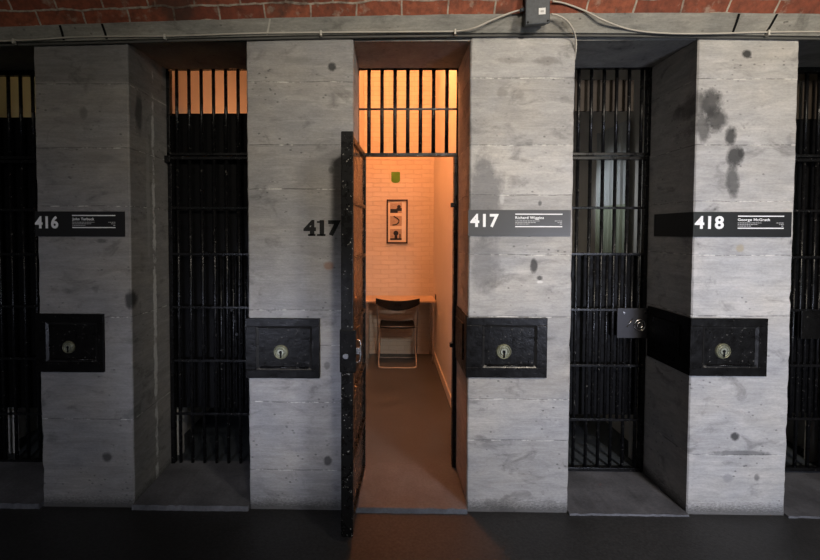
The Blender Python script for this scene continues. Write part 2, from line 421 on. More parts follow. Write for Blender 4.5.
# floors: dark corridor, cell floor, one worn sill slab in each opening
bm = bmesh.new(); box(bm, (-6.5, -4.75, -.2), (6.5, DEP+.05, -.018)); struct('floor', bm, MAT['asphalt'])
bm = bmesh.new(); box(bm, (-3.2, DEP+.05, -.2), (3.4, BACKY, FZ)); struct('floor_cells', bm, MAT['cell_floor'])
slab_m = [floor_mat('sill_slab_concrete', c, .6, 4, .3, .2) for c in ((.14,.14,.15), (.14,.14,.15), (.085,.092,.104), (.12,.12,.13), (.11,.11,.12))]
for i, (a, b) in enumerate(OPEN):
    bm = bmesh.new(); rnd = random.Random(i); n = 26; zo = (0, 0, 0, -.018, -.018)[i]; y0 = -.022; y1 = DEP+.05
    fr, br, fb, bb = [], [], [], []
    for k in range(n+1):
        x = a-.012+(b-a+.024)*k/n; j = rnd.uniform(-.0035, .0035)
        ins = a+.001 < x < b-.001
        fr.append(bm.verts.new((x, y0+j, FZ+zo-rnd.uniform(0, .003)))); br.append(bm.verts.new((x, y1, FZ+zo*1.5+.001)))
        fb.append(bm.verts.new((x, y0+j*.5-.003, -.03))); bb.append(bm.verts.new((x, y1, -.03)))
    for k in range(n):
        bm.faces.new((fr[k], fr[k+1], br[k+1], br[k])); bm.faces.new((fb[k], fb[k+1], fr[k+1], fr[k])); bm.faces.new((bb[k], bb[k+1], fb[k+1], fb[k])); bm.faces.new((br[k], br[k+1], bb[k+1], bb[k]))
    bm.faces.new((fr[0], br[0], bb[0], fb[0])); bm.faces.new((fr[-1], br[-1], bb[-1], fb[-1]))
    # keep the slab inside its opening except at the lip
    for v in bm.verts: v.co.x = min(max(v.co.x, a), b)
    struct('trim_sill', bm, slab_m[i])

# impost band: sloping stone course under the vault, following the slightly sagging line of the real beam
LEAN = math.radians(31)
us = [-60, 0, 100, 200, 300, 410, 520, 620, 720, 820, 900]
v_low = [44.5, 42.5, 40, 37.5, 35, 33.5, 32.5, 33, 34.5, 36, 37.5]
v_up = [29.5, 27, 23.5, 20, 17.5, 15, 13.5, 13, 13, 14, 15]
Y0 = -.03
low = [at(u, v, Y0) for u, v in zip(us, v_low)]
hgt = .088
def lerp_low(x):
    for p, q in zip(low[:-1], low[1:]):
        if p.x <= x <= q.x or (q is low[-1] and x >= q.x) or (p is low[0] and x <= p.x):
            t = (x-p.x)/(q.x-p.x); return p.z+(q.z-p.z)*t
    return low[-1].z
def pix_v(p):
    d = p-CP; return CY-F*d.dot(UP)/d.dot(FW)
def solve_h(x, z, v):
    a_, b_ = .02, .2
    for _ in range(30):
        m = (a_+b_)/2
        if pix_v(Vector((x, Y0-m*math.sin(LEAN), z+m*math.cos(LEAN)))) > v: a_ = m
        else: b_ = m
    return a_
HG = [(p.x, solve_h(p.x, p.z, v)) for p, v in zip(low, v_up)]
def hg(x):
    x = max(HG[0][0], min(HG[-1][0], x))
    for (a_, ha), (b_, hb) in zip(HG[:-1], HG[1:]):
        if a_ <= x <= b_: return ha+(hb-ha)*(x-a_)/(b_-a_)
    return HG[-1][1]
BX = [-6.5] + [-3.2+6.6*k/40 for k in range(41)] + [6.5]
def zl(x): return lerp_low(max(-3.0, min(3.0, x)))
STONE = concrete('impost_stone', [], [], (.33,.33,.31), (.37,.35,.31), seed=41, contrast=1.3)
bm = bmesh.new(); prof = []
rnd = random.Random(3)
for x in BX:
    z = zl(x); s, c = math.sin(LEAN), math.cos(LEAN)
    hgt = hg(x); ring = [(x, .05, z), (x, Y0, z), (x, Y0-hgt*s, z+hgt*c+rnd.uniform(-.002, .002)), (x, .05, z+hgt*c)]
    prof.append([bm.verts.new(p) for p in ring])
for A, B in zip(prof[:-1], prof[1:]):
    for k in range(4): bm.faces.new((A[k], A[(k+1) % 4], B[(k+1) % 4], B[k]))
bm.faces.new(prof[0]); bm.faces.new(prof[-1])
struct('trim_impost', bm, STONE)
# its open joints
def joint(u0, v0, u1, v1, w, mat):
    p = at(u0, v0, Y0); h_ = hg(p.x)*.97; z = zl(p.x)+.003; n_ = Vector((0, -.0008, -.0005))
    p = Vector((p.x, Y0, z))+n_; q = Vector((at(u1, v1, Y0-h_*math.sin(LEAN)).x, Y0-h_*math.sin(LEAN), zl(p.x)+h_*math.cos(LEAN)))+n_; bm = bmesh.new()
    t = [Vector((0, 0, 0))]
    off = Vector((w/2, 0, 0)); dy = Vector((0, -.0015, 0))
    vs = [bm.verts.new(x) for x in (p-off, p+off, (p+q)/2+off*1.3, q+off, q-off, (p+q)/2-off*.8)]
    ws = [bm.verts.new(v.co+dy) for v in vs]
    bm.faces.new(vs[::-1]); bm.faces.new(ws)
    for k in range(6): bm.faces.new((vs[k], vs[(k+1) % 6], ws[(k+1) % 6], ws[k]))
    struct('trim_joint', bm, mat)
for (u0, v0, u1, v1, w, m) in ((64, 36, 60, 24.5, .012, MAT['hole']), (107, 35, 102, 23.5, .012, MAT['hole']), (267, 31, 270, 19, .008, MAT['clip']),
                               (732, 30, 739, 15, .012, MAT['hole']), (765, 31, 777, 14.5, .012, MAT['hole'])):
    joint(u0, v0, u1, v1, w, m)
# the pipe running below the band
bm = bmesh.new(); tube(bm, [(x, -.012, zl(x)-.007) for x in BX], .007, 10)
struct('trim_conduit', bm, MAT['conduit'], smooth=True)

# brick barrel vault over the corridor
R = 2.6; bm = bmesh.new(); uvl = bm.loops.layers.uv.new('UVMap'); cols = []
NA = 48
for x in BX:
    hgt = hg(x); z0 = zl(x)+hgt*math.cos(LEAN)-.004; y0 = Y0-hgt*math.sin(LEAN)+.004
    cyy, czz = y0-R*math.cos(LEAN), z0-R*math.sin(LEAN); col = []
    for k in range(NA+1):
        a = LEAN+(PI-2*LEAN)*k/NA
        col.append((bm.verts.new((x, cyy+R*math.cos(a), czz+R*math.sin(a))), x, R*(a-LEAN)))
    cols.append(col)
outer = []
for col in cols:
    outer.append([bm.verts.new((v.co.x, v.co.y+(.12 if k < NA/2 else -.12)*0, v.co.z+.15)) for k, (v, _, _) in enumerate(col)])
for i in range(len(cols)-1):
    for k in range(NA):
        q = (cols[i][k], cols[i+1][k], cols[i+1][k+1], cols[i][k+1])
        f = bm.faces.new([t[0] for t in q])
        for lp, t in zip(f.loops, q): lp[uvl].uv = (t[1]+.055, t[2]+.002)
        bm.faces.new((outer[i][k], outer[i][k+1], outer[i+1][k+1], outer[i+1][k]))
struct('ceiling', bm, MAT['red_brick'], smooth=True)

# corridor's far side, behind the photographer, with its daylight windows
WY = -4.75
wins = [(3.95, 4.85, 1.45, 3.0), (1.2, 2.1, 1.45, 3.0), (-3.4, -2.5, 1.45, 3.0)]
bm = bmesh.new(); xs = [-6.5]
for w in sorted(wins): xs += [w[0], w[1]]
xs.append(6.5)
for k in range(0, len(xs), 2): box(bm, (xs[k], WY-.3, -.2), (xs[k+1], WY, 4.3))
for w in wins: box(bm, (w[0], WY-.3, -.2), (w[1], WY, w[2])); box(bm, (w[0], WY-.3, w[3]), (w[1], WY, 4.3))
struct('wall_corridor', bm, MAT['dark_wall'])
for sx in (-6.5, 6.5):
    bm = bmesh.new(); box(bm, (sx, WY-.3, -.2), (sx+math.copysign(.2, sx), .5, 4.4)); struct('wall_end', bm, MAT['dark_wall'])
def day_mat(name, strength, top=(.75,.86,1.0), low=(.50,.62,.42)):
    t = NT(name); n = t.noise(3.5, 3); sep = t.node('ShaderNodeSeparateXYZ'); t.put(sep.inputs[0], t.obj())
    f = t.maprange(t.math('ADD', sep.outputs[2], t.maprange(n, .3, .7, -.15, .15)), 1.95, 2.2)
    t.color((0, 0, 0, 1)); t.put(t.b.inputs['Emission Color'], t.mix(f, low, top))
    t.b.inputs['Emission Strength'].default_value = strength; return t.m
for i, (w, e) in enumerate(zip(wins, (14.0, 1.2, .5))):
    bm = bmesh.new(); box(bm, (w[0], WY-.2, w[2]), (w[1], WY-.19, w[3]))
    o = struct('window_%d' % (i+1), bm, day_mat('daylight_through_window', e))
    bm = bmesh.new(); mx = (w[0]+w[1])/2
    for (a, b, c, d) in ((mx-.02, mx+.02, w[2], w[3]), (w[0], w[0]+.04, w[2], w[3]), (w[1]-.04, w[1], w[2], w[3])): box(bm, (a, WY-.18, c), (b, WY-.13, d))
    for z in (w[2], w[2]+.5, w[2]+1.02, w[3]-.04): box(bm, (w[0], WY-.18, z), (w[1], WY-.13, z+.035))
    link_mesh('window_frame', bm, MAT['dark_wall'], o)

# ------------------------------------------------------------------ gates and transoms
def vbar(x, y, z0, z1, r=.0105, parent=None, mat=None, name='bar'):
    bm = bmesh.new(); tube(bm, [(x, y, z0), (x, y, (z0+z1)/2), (x, y, z1)], r, 10)
    return link_mesh(name, bm, mat or MAT['iron'], parent, smooth=True)
def flat(x0, x1, y, z, h, t=.010, parent=None, mat=None, name='crossbar'):
    bm = bmesh.new(); box(bm, (x0, y-t/2, z-h/2), (x1, y+t/2, z+h/2))
    return link_mesh(name, bm, mat or MAT['iron'], parent, bevel=.002)
GY = DEP+.03
def closed_cell(op, u, vs, first, pitch, label_g, label_t, pan, sheet, zs_sheet, lock=None, board=None):
    """vs: picture rows of transom top, transom foot, crossbars..., bottom rail"""
    x0, x1 = op; zz = [at(u, v, GY).z for v in vs]
    top, tfoot, bottom = zz[0], zz[1], zz[-1]
    t = thing('transom_grille', label_t, 'grille', ((x0+x1)/2, GY, tfoot))
    bm = bmesh.new(); box(bm, (x0+.001, GY-.02, tfoot+.004), (x1-.001, GY+.02, tfoot+.022)); box(bm, (x0+.001, GY-.02, top-.012), (x1-.001, GY+.02, top+.018))
    box(bm, (x0+.001, GY-.02, tfoot), (x0+.022, GY+.02, top)); box(bm, (x1-.022, GY-.02, tfoot), (x1-.001, GY+.02, top))
    link_mesh('frame', bm, MAT['iron'], t, bevel=.002)
    xb = []; x = first
    while x > x0+.045: x -= pitch
    x += pitch if x < x0+.045 else 0
    while x < x1-.035: xb.append(x); x += pitch
    for x in xb: vbar(x, GY, tfoot+.015, top, parent=t)
    bm = bmesh.new()
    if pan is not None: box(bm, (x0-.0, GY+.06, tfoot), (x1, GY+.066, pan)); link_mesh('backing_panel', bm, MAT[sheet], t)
    if board:
        bm = bmesh.new(); box(bm, (x0+.02, GY+.05, board[0]), (x1-board[2], GY+.062, board[1])); link_mesh('transom_board', bm, MAT['board'], t)
    g = thing('cell_gate', label_g, 'gate', ((x0+x1)/2, GY, bottom))
    bm = bmesh.new()
    box(bm, (x0+.004, GY-.018, bottom), (x0+.028, GY+.018, tfoot-.002)); box(bm, (x1-.028, GY-.018, bottom), (x1-.004, GY+.018, tfoot-.002))
    box(bm, (x0+.028, GY-.018, tfoot-.022), (x1-.028, GY+.018, tfoot-.002)); box(bm, (x0+.028, GY-.018, bottom), (x1-.028, GY+.018, bottom+.022))
    link_mesh('frame', bm, MAT['iron'], g, bevel=.002)
    for x in xb: vbar(x, GY, bottom+.015, tfoot-.015, parent=g)
    # closer bars in the middle of the gate, on the lock side
    half = [x+pitch/2 for x in xb[:-1] if x > x0+.42*(x1-x0)-pitch/2] + [xb[-1]+pitch/2]
    mids = zz[2:-1]
    for x in half:
        if x < x1-.03: vbar(x, GY, mids[-1], mids[1], .009, g)
    for z in mids: flat(x0+.02, x1-.02, GY-.012, z, .016, parent=g)
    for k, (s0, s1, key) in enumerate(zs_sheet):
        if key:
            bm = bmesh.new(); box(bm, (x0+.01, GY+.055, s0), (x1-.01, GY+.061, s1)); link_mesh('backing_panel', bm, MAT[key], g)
    return g, t
z2 = lambda v, u: at(u, v, GY).z
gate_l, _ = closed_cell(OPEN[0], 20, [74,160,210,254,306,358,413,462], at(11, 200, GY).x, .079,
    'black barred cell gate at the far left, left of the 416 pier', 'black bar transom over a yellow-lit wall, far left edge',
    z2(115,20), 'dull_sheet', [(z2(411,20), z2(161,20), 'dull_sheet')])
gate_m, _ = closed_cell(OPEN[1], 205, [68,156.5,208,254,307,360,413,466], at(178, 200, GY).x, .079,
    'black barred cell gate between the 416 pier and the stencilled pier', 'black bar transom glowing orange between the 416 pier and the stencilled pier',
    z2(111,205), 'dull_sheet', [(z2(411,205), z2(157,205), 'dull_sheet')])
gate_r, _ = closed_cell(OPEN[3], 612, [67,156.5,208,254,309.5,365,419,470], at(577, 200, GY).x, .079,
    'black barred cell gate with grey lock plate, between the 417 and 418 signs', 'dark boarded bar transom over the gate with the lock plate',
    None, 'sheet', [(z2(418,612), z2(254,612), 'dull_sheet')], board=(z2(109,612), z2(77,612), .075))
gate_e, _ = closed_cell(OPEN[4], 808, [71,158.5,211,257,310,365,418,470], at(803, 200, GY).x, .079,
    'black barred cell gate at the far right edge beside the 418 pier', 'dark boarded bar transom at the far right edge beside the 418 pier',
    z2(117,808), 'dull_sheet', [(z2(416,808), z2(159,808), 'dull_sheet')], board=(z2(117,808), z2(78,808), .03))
# hinge bracket on the pier beside the second gate, dark rod
bm = bmesh.new(); p = at(163, 155, GY-.03); box(bm, (p.x, GY-.05, p.z-.05), (p.x+.05, GY-.015, p.z-.006)); link_mesh('hinge', bm, MAT['iron'], gate_m, bevel=.003)

# lock plate with its ring on the gate to the right
a, b = at(617, 308, GY-.02), at(650.5, 338, GY-.02)
bm = bmesh.new(); box(bm, (a.x, GY-.026, b.z), (b.x, GY-.018, a.z)); lp = link_mesh('lock_plate', bm, MAT['plate'], gate_r, bevel=.002)
c = at(639.5, 325, GY-.026); bm = bmesh.new()
tube(bm, [(c.x+.034*math.cos(k*PI/12), GY-.030, c.z+.034*math.sin(k*PI/12)) for k in range(24)], .0045, 8, True)
tube(bm, [(c.x+.017*math.cos(k*PI/8), GY-.030, c.z+.017*math.sin(k*PI/8)) for k in range(16)], .005, 8, True)
box(bm, (c.x+.004, GY-.032, c.z-.003), (c.x+.03, GY-.024, c.z+.003))
link_mesh('ring_handle', bm, MAT['steel'], lp, smooth=True)
p, q = at(627, 327, GY-.03), at(632.5, 319, GY-.03); bm = bmesh.new(); tube(bm, [p, q], .0035, 8); link_mesh('lever', bm, MAT['steel'], lp, smooth=True)
for (u, v) in ((624, 312.5), (645.5, 312.5)):
    p = at(u, v, GY-.026); bm = bmesh.new(); disc(bm, p, .006, .004, seg=12); link_mesh('rivet', bm, MAT['steel'], lp)
a, b = at(801, 311, GY-.02), at(832, 339, GY-.02)
bm = bmesh.new(); box(bm, (a.x, GY-.026, b.z), (min(b.x, OPEN[4][1]-.02), GY-.018, a.z)); link_mesh('lock_plate', bm, MAT['lock_iron'], gate_e, bevel=.002)
for (u, v) in ((232, 310), (235, 321), (237, 334)):
    p = at(u, v, GY-.018); bm = bmesh.new(); disc(bm, p, .009, .006, seg=12); link_mesh('bolt', bm, MAT['iron'], gate_m)

# open cell: fixed transom and gate frame
x0, x1 = OPEN[2]; zt, zb = at(405, 67, GY).z, at(405, 155, GY).z
t = thing('transom_grille', 'black bar transom over the open doorway, lit orange from behind', 'grille', ((x0+x1)/2, GY, zb))
bm = bmesh.new(); box(bm, (x0+.001, GY-.02, zb-.010), (x1-.001, GY+.02, zb+.010)); link_mesh('bottom_rail', bm, MAT['iron_worn'], t, bevel=.002)
bm = bmesh.new(); box(bm, (x0+.001, GY-.02, zt-.008), (x1-.001, GY+.02, TOP)); link_mesh('top_rail', bm, MAT['iron'], t, bevel=.002)
for u in (357.5, 369, 382, 395, 407.8, 420.5, 433.5, 446.8, 458.3):
    vbar(at(u, 110, GY).x, GY, zb, zt, .0125, t)
flat(x0+.004, x1-.004, GY-.012, at(405, 109.7, GY).z, .012, parent=t)
fr = thing('gate_frame', 'narrow black iron upright jamb frame of the open doorway', 'frame', (x1-.02, GY, FZ))
bm = bmesh.new(); box(bm, (x1-.024, GY-.03, FZ), (x1-.001, GY+.03, zb-.011)); link_mesh('jamb', bm, MAT['iron'], fr, bevel=.002)
bm = bmesh.new(); box(bm, (x0+.001, GY-.0, FZ), (x0+.018, GY+.03, zb-.011)); link_mesh('jamb', bm, MAT['iron_worn'], fr, bevel=.002)
for v in (205, 345):
    p = at(456, v, GY-.03); bm = bmesh.new(); box(bm, (x1-.045, GY-.04, p.z-.014), (x1-.02, GY-.01, p.z+.014)); link_mesh('keeper', bm, MAT['iron'], fr, bevel=.003)

# the open gate, swung out towards the corridor
hx, hy = x0+.034, DEP-.035
zt_g, zb_g = 2.085, .03
near = at(347, 300, -.285)
gl = math.hypot(near.x-hx, near.y-hy); ang = math.atan2(near.y-hy, near.x-hx)
g = thing('cell_gate', 'worn black barred cell gate standing open, seen edge-on', 'gate', (hx, hy, zb_g), ang)
g['_abs'] = 1
def gp(name, bm, mat, parent=g, **k):
    o = link_mesh(name, bm, mat, None, **k); o.parent = parent; return o
hh = at(347, 131, -.285).z - zb_g; lo_ = at(347, 540, -.285).z
bot = max(.0, lo_+.012)-zb_g
# local frame: +x towards the free edge, +y faces the doorway side, z up
bm = bmesh.new(); box(bm, (gl-.03, -.030, bot), (gl, .030, hh)); gp('free_stile', bm, MAT['iron_worn'], bevel=.004)
bm = bmesh.new(); box(bm, (0, -.018, bot), (.028, .018, hh)); gp('hinge_stile', bm, MAT['iron_worn'], bevel=.003)
bm = bmesh.new(); box(bm, (.028, -.018, hh-.03), (gl-.03, .018, hh)); gp('top_rail', bm, MAT['iron_worn'], bevel=.003)
bm = bmesh.new(); box(bm, (.028, -.018, bot), (gl-.03, .018, bot+.03)); gp('bottom_rail', bm, MAT['iron_worn'], bevel=.003)
k = .105
while k < gl-.06:
    bm = bmesh.new(); tube(bm, [(k, -.004, bot+.02), (k, -.004, hh/2), (k, -.004, hh-.02)], .0105, 10); gp('bar', bm, MAT['iron_worn'], smooth=True); k += .079
for v in (208, 254, 307, 360, 413):
    z = at(405, v, GY).z-zb_g
    bm = bmesh.new(); box(bm, (.02, .006, z-.009), (gl-.02, .020, z+.009)); gp('crossbar', bm, MAT['iron_worn'], bevel=.002)
bm = bmesh.new(); box(bm, (.02, .004, .03), (gl-.028, .0065, hh-.03)); gp('backing_panel', bm, MAT['gate_sheet'])
zl0 = at(350, 372, -.27).z-zb_g; zl1 = at(350, 329, -.27).z-zb_g
bm = bmesh.new(); box(bm, (gl-.14, -.036, zl0), (gl+.004, .044, zl1)); lk = gp('lock_case', bm, MAT['lock_iron'], bevel=.006)
zc0 = (zl0+zl1)/2
bm = bmesh.new(); disc(bm, (gl+.004, -.004, zc0-.02), .014, .012, axis='x', seg=16); gp('knob', bm, MAT['steel'], lk, smooth=False)
bm = bmesh.new(); pts = [(gl-.004, .050, zc0+.055), (gl-.004, .062, zc0+.05), (gl-.004, .066, zc0+.02), (gl-.004, .064, zc0-.035), (gl-.004, .056, zc0-.05), (gl-.004, .044, zc0-.052)]
tube(bm, smooth_path(pts, 5), .0045, 8); gp('hasp', bm, MAT['steel'], lk, smooth=True)
bm = bmesh.new(); box(bm, (gl-.02, .044, zc0-.012), (gl+.012, .062, zc0+.022)); gp('latch', bm, MAT['steel'], lk, bevel=.003)
for z in (hh-.03, hh*.62, hh*.45, hh*.3, .2):
    bm = bmesh.new(); disc(bm, (gl, random.uniform(-.012, .012), z), .006, .004, axis='x', seg=12); gp('rivet', bm, MAT['iron'])
for z in (.25, hh-.22):
    bm = bmesh.new(); tube(bm, [(0, 0, z-.05), (0, 0, z+.05)], .014, 12); gp('hinge', bm, MAT['iron'], smooth=True)
del g['_abs']

# ------------------------------------------------------------------ lock housings on the piers
def lock_box(out, inn, ros, label, edge, wrap):
    (u0, v0, u1, v1) = out; um = (u0+u1)/2; A = at(u0, v0); B = at(u1, v1)
    xl = edge - .012; xr = B.x; z1 = at(um, v0).z; z0 = at(um, v1).z
    t = thing('lock_box', label, 'lock box', ((xl+xr)/2, 0, z0)); mt = MAT['lock_iron']
    ix0, ix1 = at(inn[0], 350).x, at(inn[2], 350).x; iz1, iz0 = at(um, inn[1]).z, at(um, inn[3]).z
    bm = bmesh.new(); T = -.014
    rnd = random.Random(int(u0))
    # raised surround of four straps round the recessed door
    for (a, b, c, d) in ((xl, xr, iz1, z1), (xl, xr, z0, iz0), (xl, ix0, iz0, iz1), (ix1, xr, iz0, iz1)): box(bm, (a, T, c), (b, .004, d))
    link_mesh('surround', bm, mt, t, bevel=.002)
    # side plate wrapping into the reveal
    bm = bmesh.new(); box(bm, (xl-.0, -.002, z0), (edge+.003, wrap, z1)); sp = link_mesh('side_plate', bm, mt, t, bevel=.002)
    bm = bmesh.new(); box(bm, (xl-.009, .07, z0+.07), (xl+.001, wrap-.05, z1-.05)); link_mesh('side_panel', bm, mt, sp, bevel=.004)
    bm = bmesh.new(); box(bm, (ix0, -.006, iz0), (ix1, .003, iz1)); d = link_mesh('door', bm, mt, t)
    # sloping moulding round the door
    bm = bmesh.new(); w = .012
    o = [(ix0, T, iz0), (ix1, T, iz0), (ix1, T, iz1), (ix0, T, iz1)]; i_ = [(ix0+w, -.007, iz0+w), (ix1-w, -.007, iz0+w), (ix1-w, -.007, iz1-w), (ix0+w, -.007, iz1-w)]
    ov = [bm.verts.new(p) for p in o]; iv = [bm.verts.new(p) for p in i_]; bv = [bm.verts.new((p[0], -.0065+.0, p[2])) for p in o]
    for k in range(4):
        q = (k+1) % 4; bm.faces.new((ov[k], ov[q], iv[q], iv[k])); bm.faces.new((iv[k], iv[q], bv[q], bv[k])); bm.faces.new((bv[k], bv[q], ov[q], ov[k]))
    link_mesh('moulding', bm, MAT['moulding'], t)
    p = at(inn[0]+4, inn[3]-1); q = at(inn[2]-3, inn[3]-1); bm = bmesh.new(); tube(bm, [(p.x, -.014, iz0+.012), (q.x, -.014, iz0+.012)], .004, 8); link_mesh('ledge', bm, MAT['iron'], t, smooth=True)
    c = at(ros[0], ros[1], -.006); r = ros[2]/(F/DIST)
    bm = bmesh.new(); disc(bm, (c.x, -.005, c.z), r, .006, r2=r*.94)
    tube(bm, [(c.x+r*.86*math.cos(k*PI/14), -.012, c.z+r*.86*math.sin(k*PI/14)) for k in range(28)], .0028, 6, True)
    e = link_mesh('escutcheon', bm, MAT['brass'], d)
    bm = bmesh.new(); disc(bm, (c.x, -.0105, c.z), r*.5, .006, r2=r*.42, seg=20)
    tube(bm, [(c.x+r*.62*math.cos(k*PI/10), -.0125, c.z+r*.62*math.sin(k*PI/10)) for k in range(20)], .0022, 6, True); link_mesh('boss', bm, MAT['brass_rim'], e)
    bm = bmesh.new(); disc(bm, (c.x, -.0158, c.z+.001), r*.2, .002, seg=14); box(bm, (c.x-r*.09, -.0182, c.z-r*.75), (c.x+r*.12, -.0155, c.z)); link_mesh('keyhole', bm, MAT['hole'], e)
    for (fx, fz) in ((.14, .84), (.86, .84), (.14, .14), (.86, .14)):
        bm = bmesh.new(); disc(bm, (ix0+(ix1-ix0)*fx, -.0055, iz0+(iz1-iz0)*fz), .0055, .004, seg=10, r2=.003); link_mesh('rivet', bm, MAT['iron_worn'], t)
lock_box((38, 313.5, 105.5, 371.5), (48, 322, 99, 361), (69, 347, 6.5), 'black iron lock box on the pier with the 416 sign', EDG[1], .30)
lock_box((247, 318, 320, 377.5), (257, 326, 312, 369), (281, 352, 7.5), 'black iron lock box on the pier with stencilled numerals, no sign', EDG[3], .30)
lock_box((470, 317.5, 546, 377), (482, 325, 536, 367), (503.6, 351.5, 7.8), 'black iron lock box below the 417 sign, right of the open doorway', EDG[5], .37)
lock_box((692, 318, 764.5, 375.5), (701, 326, 756, 367), (722.7, 351, 7.8), 'black iron lock box below the 418 sign, wrapping into the reveal', EDG[7], .385)
# brass-coloured bolt stub on the inner side plate of the doorway
# ------------------------------------------------------------------ number signs
def sign(num, name, u0, u1, v0, v1, nu, nv, lu, lv, name_u1, label, edge, wrap, mat):
    um = (u0+u1)/2; xr = at(u1, v0).x; z1, z0 = at(um, v0).z, at(um, v1).z; T = -.006
    t = thing('number_sign', label, 'sign', ((edge+xr)/2, 0, z0))
    bm = bmesh.new(); prof = [(xr, .0005), (xr, T), (edge-.006, T), (edge-.006, wrap), (edge-.0005, wrap), (edge-.0005, .0005)]
    lo = [bm.verts.new((x, y, z0)) for x, y in prof]; hi = [bm.verts.new((x, y, z1)) for x, y in prof]
    for k in range(6): bm.faces.new((lo[k], lo[(k+1) % 6], hi[(k+1) % 6], hi[k]))
    bm.faces.new((lo[0], lo[1], lo[2], lo[3], lo[4], lo[5])); bm.faces.new(hi[::-1])
    link_mesh('panel', bm, mat, t)
    nx0, nx1 = at(nu[0], nv[0]).x, at(nu[1], nv[0]).x; nz1, nz0 = at(nu[0], nv[0]).z, at(nu[0], nv[1]).z
    bm = bmesh.new(); text_bm(bm, num, max(nx0, edge-.0055), nx1, nz0, nz1, T, .002, .03); link_mesh('numerals', bm, MAT['white'], t)
    a, b = at(lu[0], lv[0]).x, at(lu[1], lv[0]).x
    bm = bmesh.new()
    for v in lv:
        z = at(lu[0], v).z; box(bm, (a, T-.001, z-.0028), (b, T, z+.0028))
    link_mesh('rule_lines', bm, MAT['white'], t)
    za, zb_ = at(lu[0], lv[0]+2.2).z, at(lu[0], lv[0]+5.6).z
    bm = bmesh.new(); text_bm(bm, name, a, at(name_u1, lv[0]).x, zb_, za, T, .001, .02); link_mesh('name_lettering', bm, MAT['white'], t)
    bm = bmesh.new(); rnd = random.Random(int(u0))
    for r in range(3):                       # the small print, too fine to read
        z = zb_-.006-r*.0085
        for (s, e) in ((a, a+(b-a)*(.52, .44, .30)[r]), (b-(b-a)*(.16, .10, .05)[r], b)):
            x = s
            while x < e:
                w = rnd.uniform(.004, .013); box(bm, (x, T-.0007, z-.0018), (min(x+w, e), T, z+.0018)); x += w+.003
    link_mesh('small_print', bm, MAT['dim_white'], t)
sign('416', 'John Tarbuck', 34, 125, 211.5, 236.5, (33.5, 59), (216, 228.5), (73, 116), (215.5, 227.5), 95, 'dark sign strip reading 416 on the dim pier at left', EDG[1], .10, MAT['sign'])
sign('417', 'Richard Wiggins', 470, 570.5, 210, 236, (470, 498.5), (213.8, 227.3), (515, 562), (214.2, 226.6), 543.5, 'sign strip reading 417, its reflection painted paler, to the right of the open doorway', EDG[5], .16, MAT['sign_sheen'])
sign('418', 'George McGrath', 693.5, 791, 212, 237, (694, 723), (216, 229), (737, 783), (216.2, 228.2), 769, 'dark sign strip reading 418, wrapping the corner of the right pier', EDG[7], .345, MAT['sign'])

# stencilled numerals painted on the pier
bm = bmesh.new(); a, b = at(303.5, 236), at(338.5, 220); text_bm(bm, '417', a.x, at(341, 228).x, a.z, b.z, .0005, .0015, .055)
w = b.x-a.x
def serif(u0, u1, v): p, q = at(u0, v+.9), at(u1, v-.9); box(bm, (p.x, -.001, p.z), (q.x, .0005, q.z))
serif(308, 315.5, 235); serif(317, 325.5, 235); serif(317, 320.5, 222)
tag(link_mesh('painted_number', bm, MAT['stencil']), 'black stencilled 417 painted on the concrete beside the open gate', 'number')

# ------------------------------------------------------------------ junction box and cables on the band
BY = Y0-hg(.8)*math.sin(LEAN)
t = thing('junction_box', 'slate grey junction box on the brick above the central right pier', 'junction box', at(537, 12, BY-.03))
c = at(537, 11, BY-.045); rot = Matrix.Translation(c) @ Matrix.Rotation(math.radians(-4), 4, 'Y') @ Matrix.Rotation(math.radians(12), 4, 'X')
def jb(name, a, b, mat, parent, bev=.003):
    bm = bmesh.new(); box(bm, a, b, rot); return link_mesh(name, bm, mat, parent, bevel=bev)
jb('back_box', (-.055, 0, -.063), (.055, .05, .08), MAT['jbox'], t); jb('cover', (-.064, -.02, -.066), (.06, 0, .085), MAT['jbox'], t, .005)
jb('paper_label', (.002, -.0215, -.022), (.036, -.0195, .008), MAT['paper'], t, 0); jb('label_text', (.011, -.0225, -.012), (.027, -.0213, -.003), MAT['dim_white'], t, 0)
for (x, z) in ((-.052, -.054), (.048, -.054)): 
    bm = bmesh.new(); disc(bm, (x, -.019, z), .005, .003, seg=10); bmesh.ops.transform(bm, matrix=rot, verts=bm.verts); link_mesh('screw', bm, MAT['hole'], t)
bm = bmesh.new(); p = at(524, 9, BY-.04); tube(bm, [p, p+Vector((-.02, 0, -.008))], .009, 10); link_mesh('cable_gland', bm, MAT['jbox'], t, smooth=True)
def cable(name, pts, label, y, r=.0045):
    P = []
    for q in pts:
        u, v = q[0], q[1]; yy = q[2] if len(q) > 2 else y; P.append(at(u, v, yy))
    bm = bmesh.new(); tube(bm, smooth_path(P, 6), r, 8); return tag(link_mesh(name, bm, MAT['cable'], smooth=True), label, 'cable')
cable('electric_cable', [(520.5, 10, BY-.038), (510, 13, BY-.022), (490, 21, BY-.008), (474, 28, BY+.005), (455, 31.2, Y0-.010), (400, 31.8), (321, 32.5), (250, 33.5), (165, 36.2), (80, 37), (40, 39.6), (14, 40.6), (-30, 42.2)], 'pale cable leaving the left of the junction box along the beam', Y0-.010)
cable('electric_cable', [(552.5, 1.2, BY-.045), (565, 3.5, BY-.03), (585, 11, BY-.015), (605, 21, BY-.006), (630, 29.5, Y0-.014), (660, 33), (700, 33.8), (768, 32.2), (830, 31.8), (860, 32)], 'pale cable leaving the upper right of the junction box along the beam', Y0-.010)
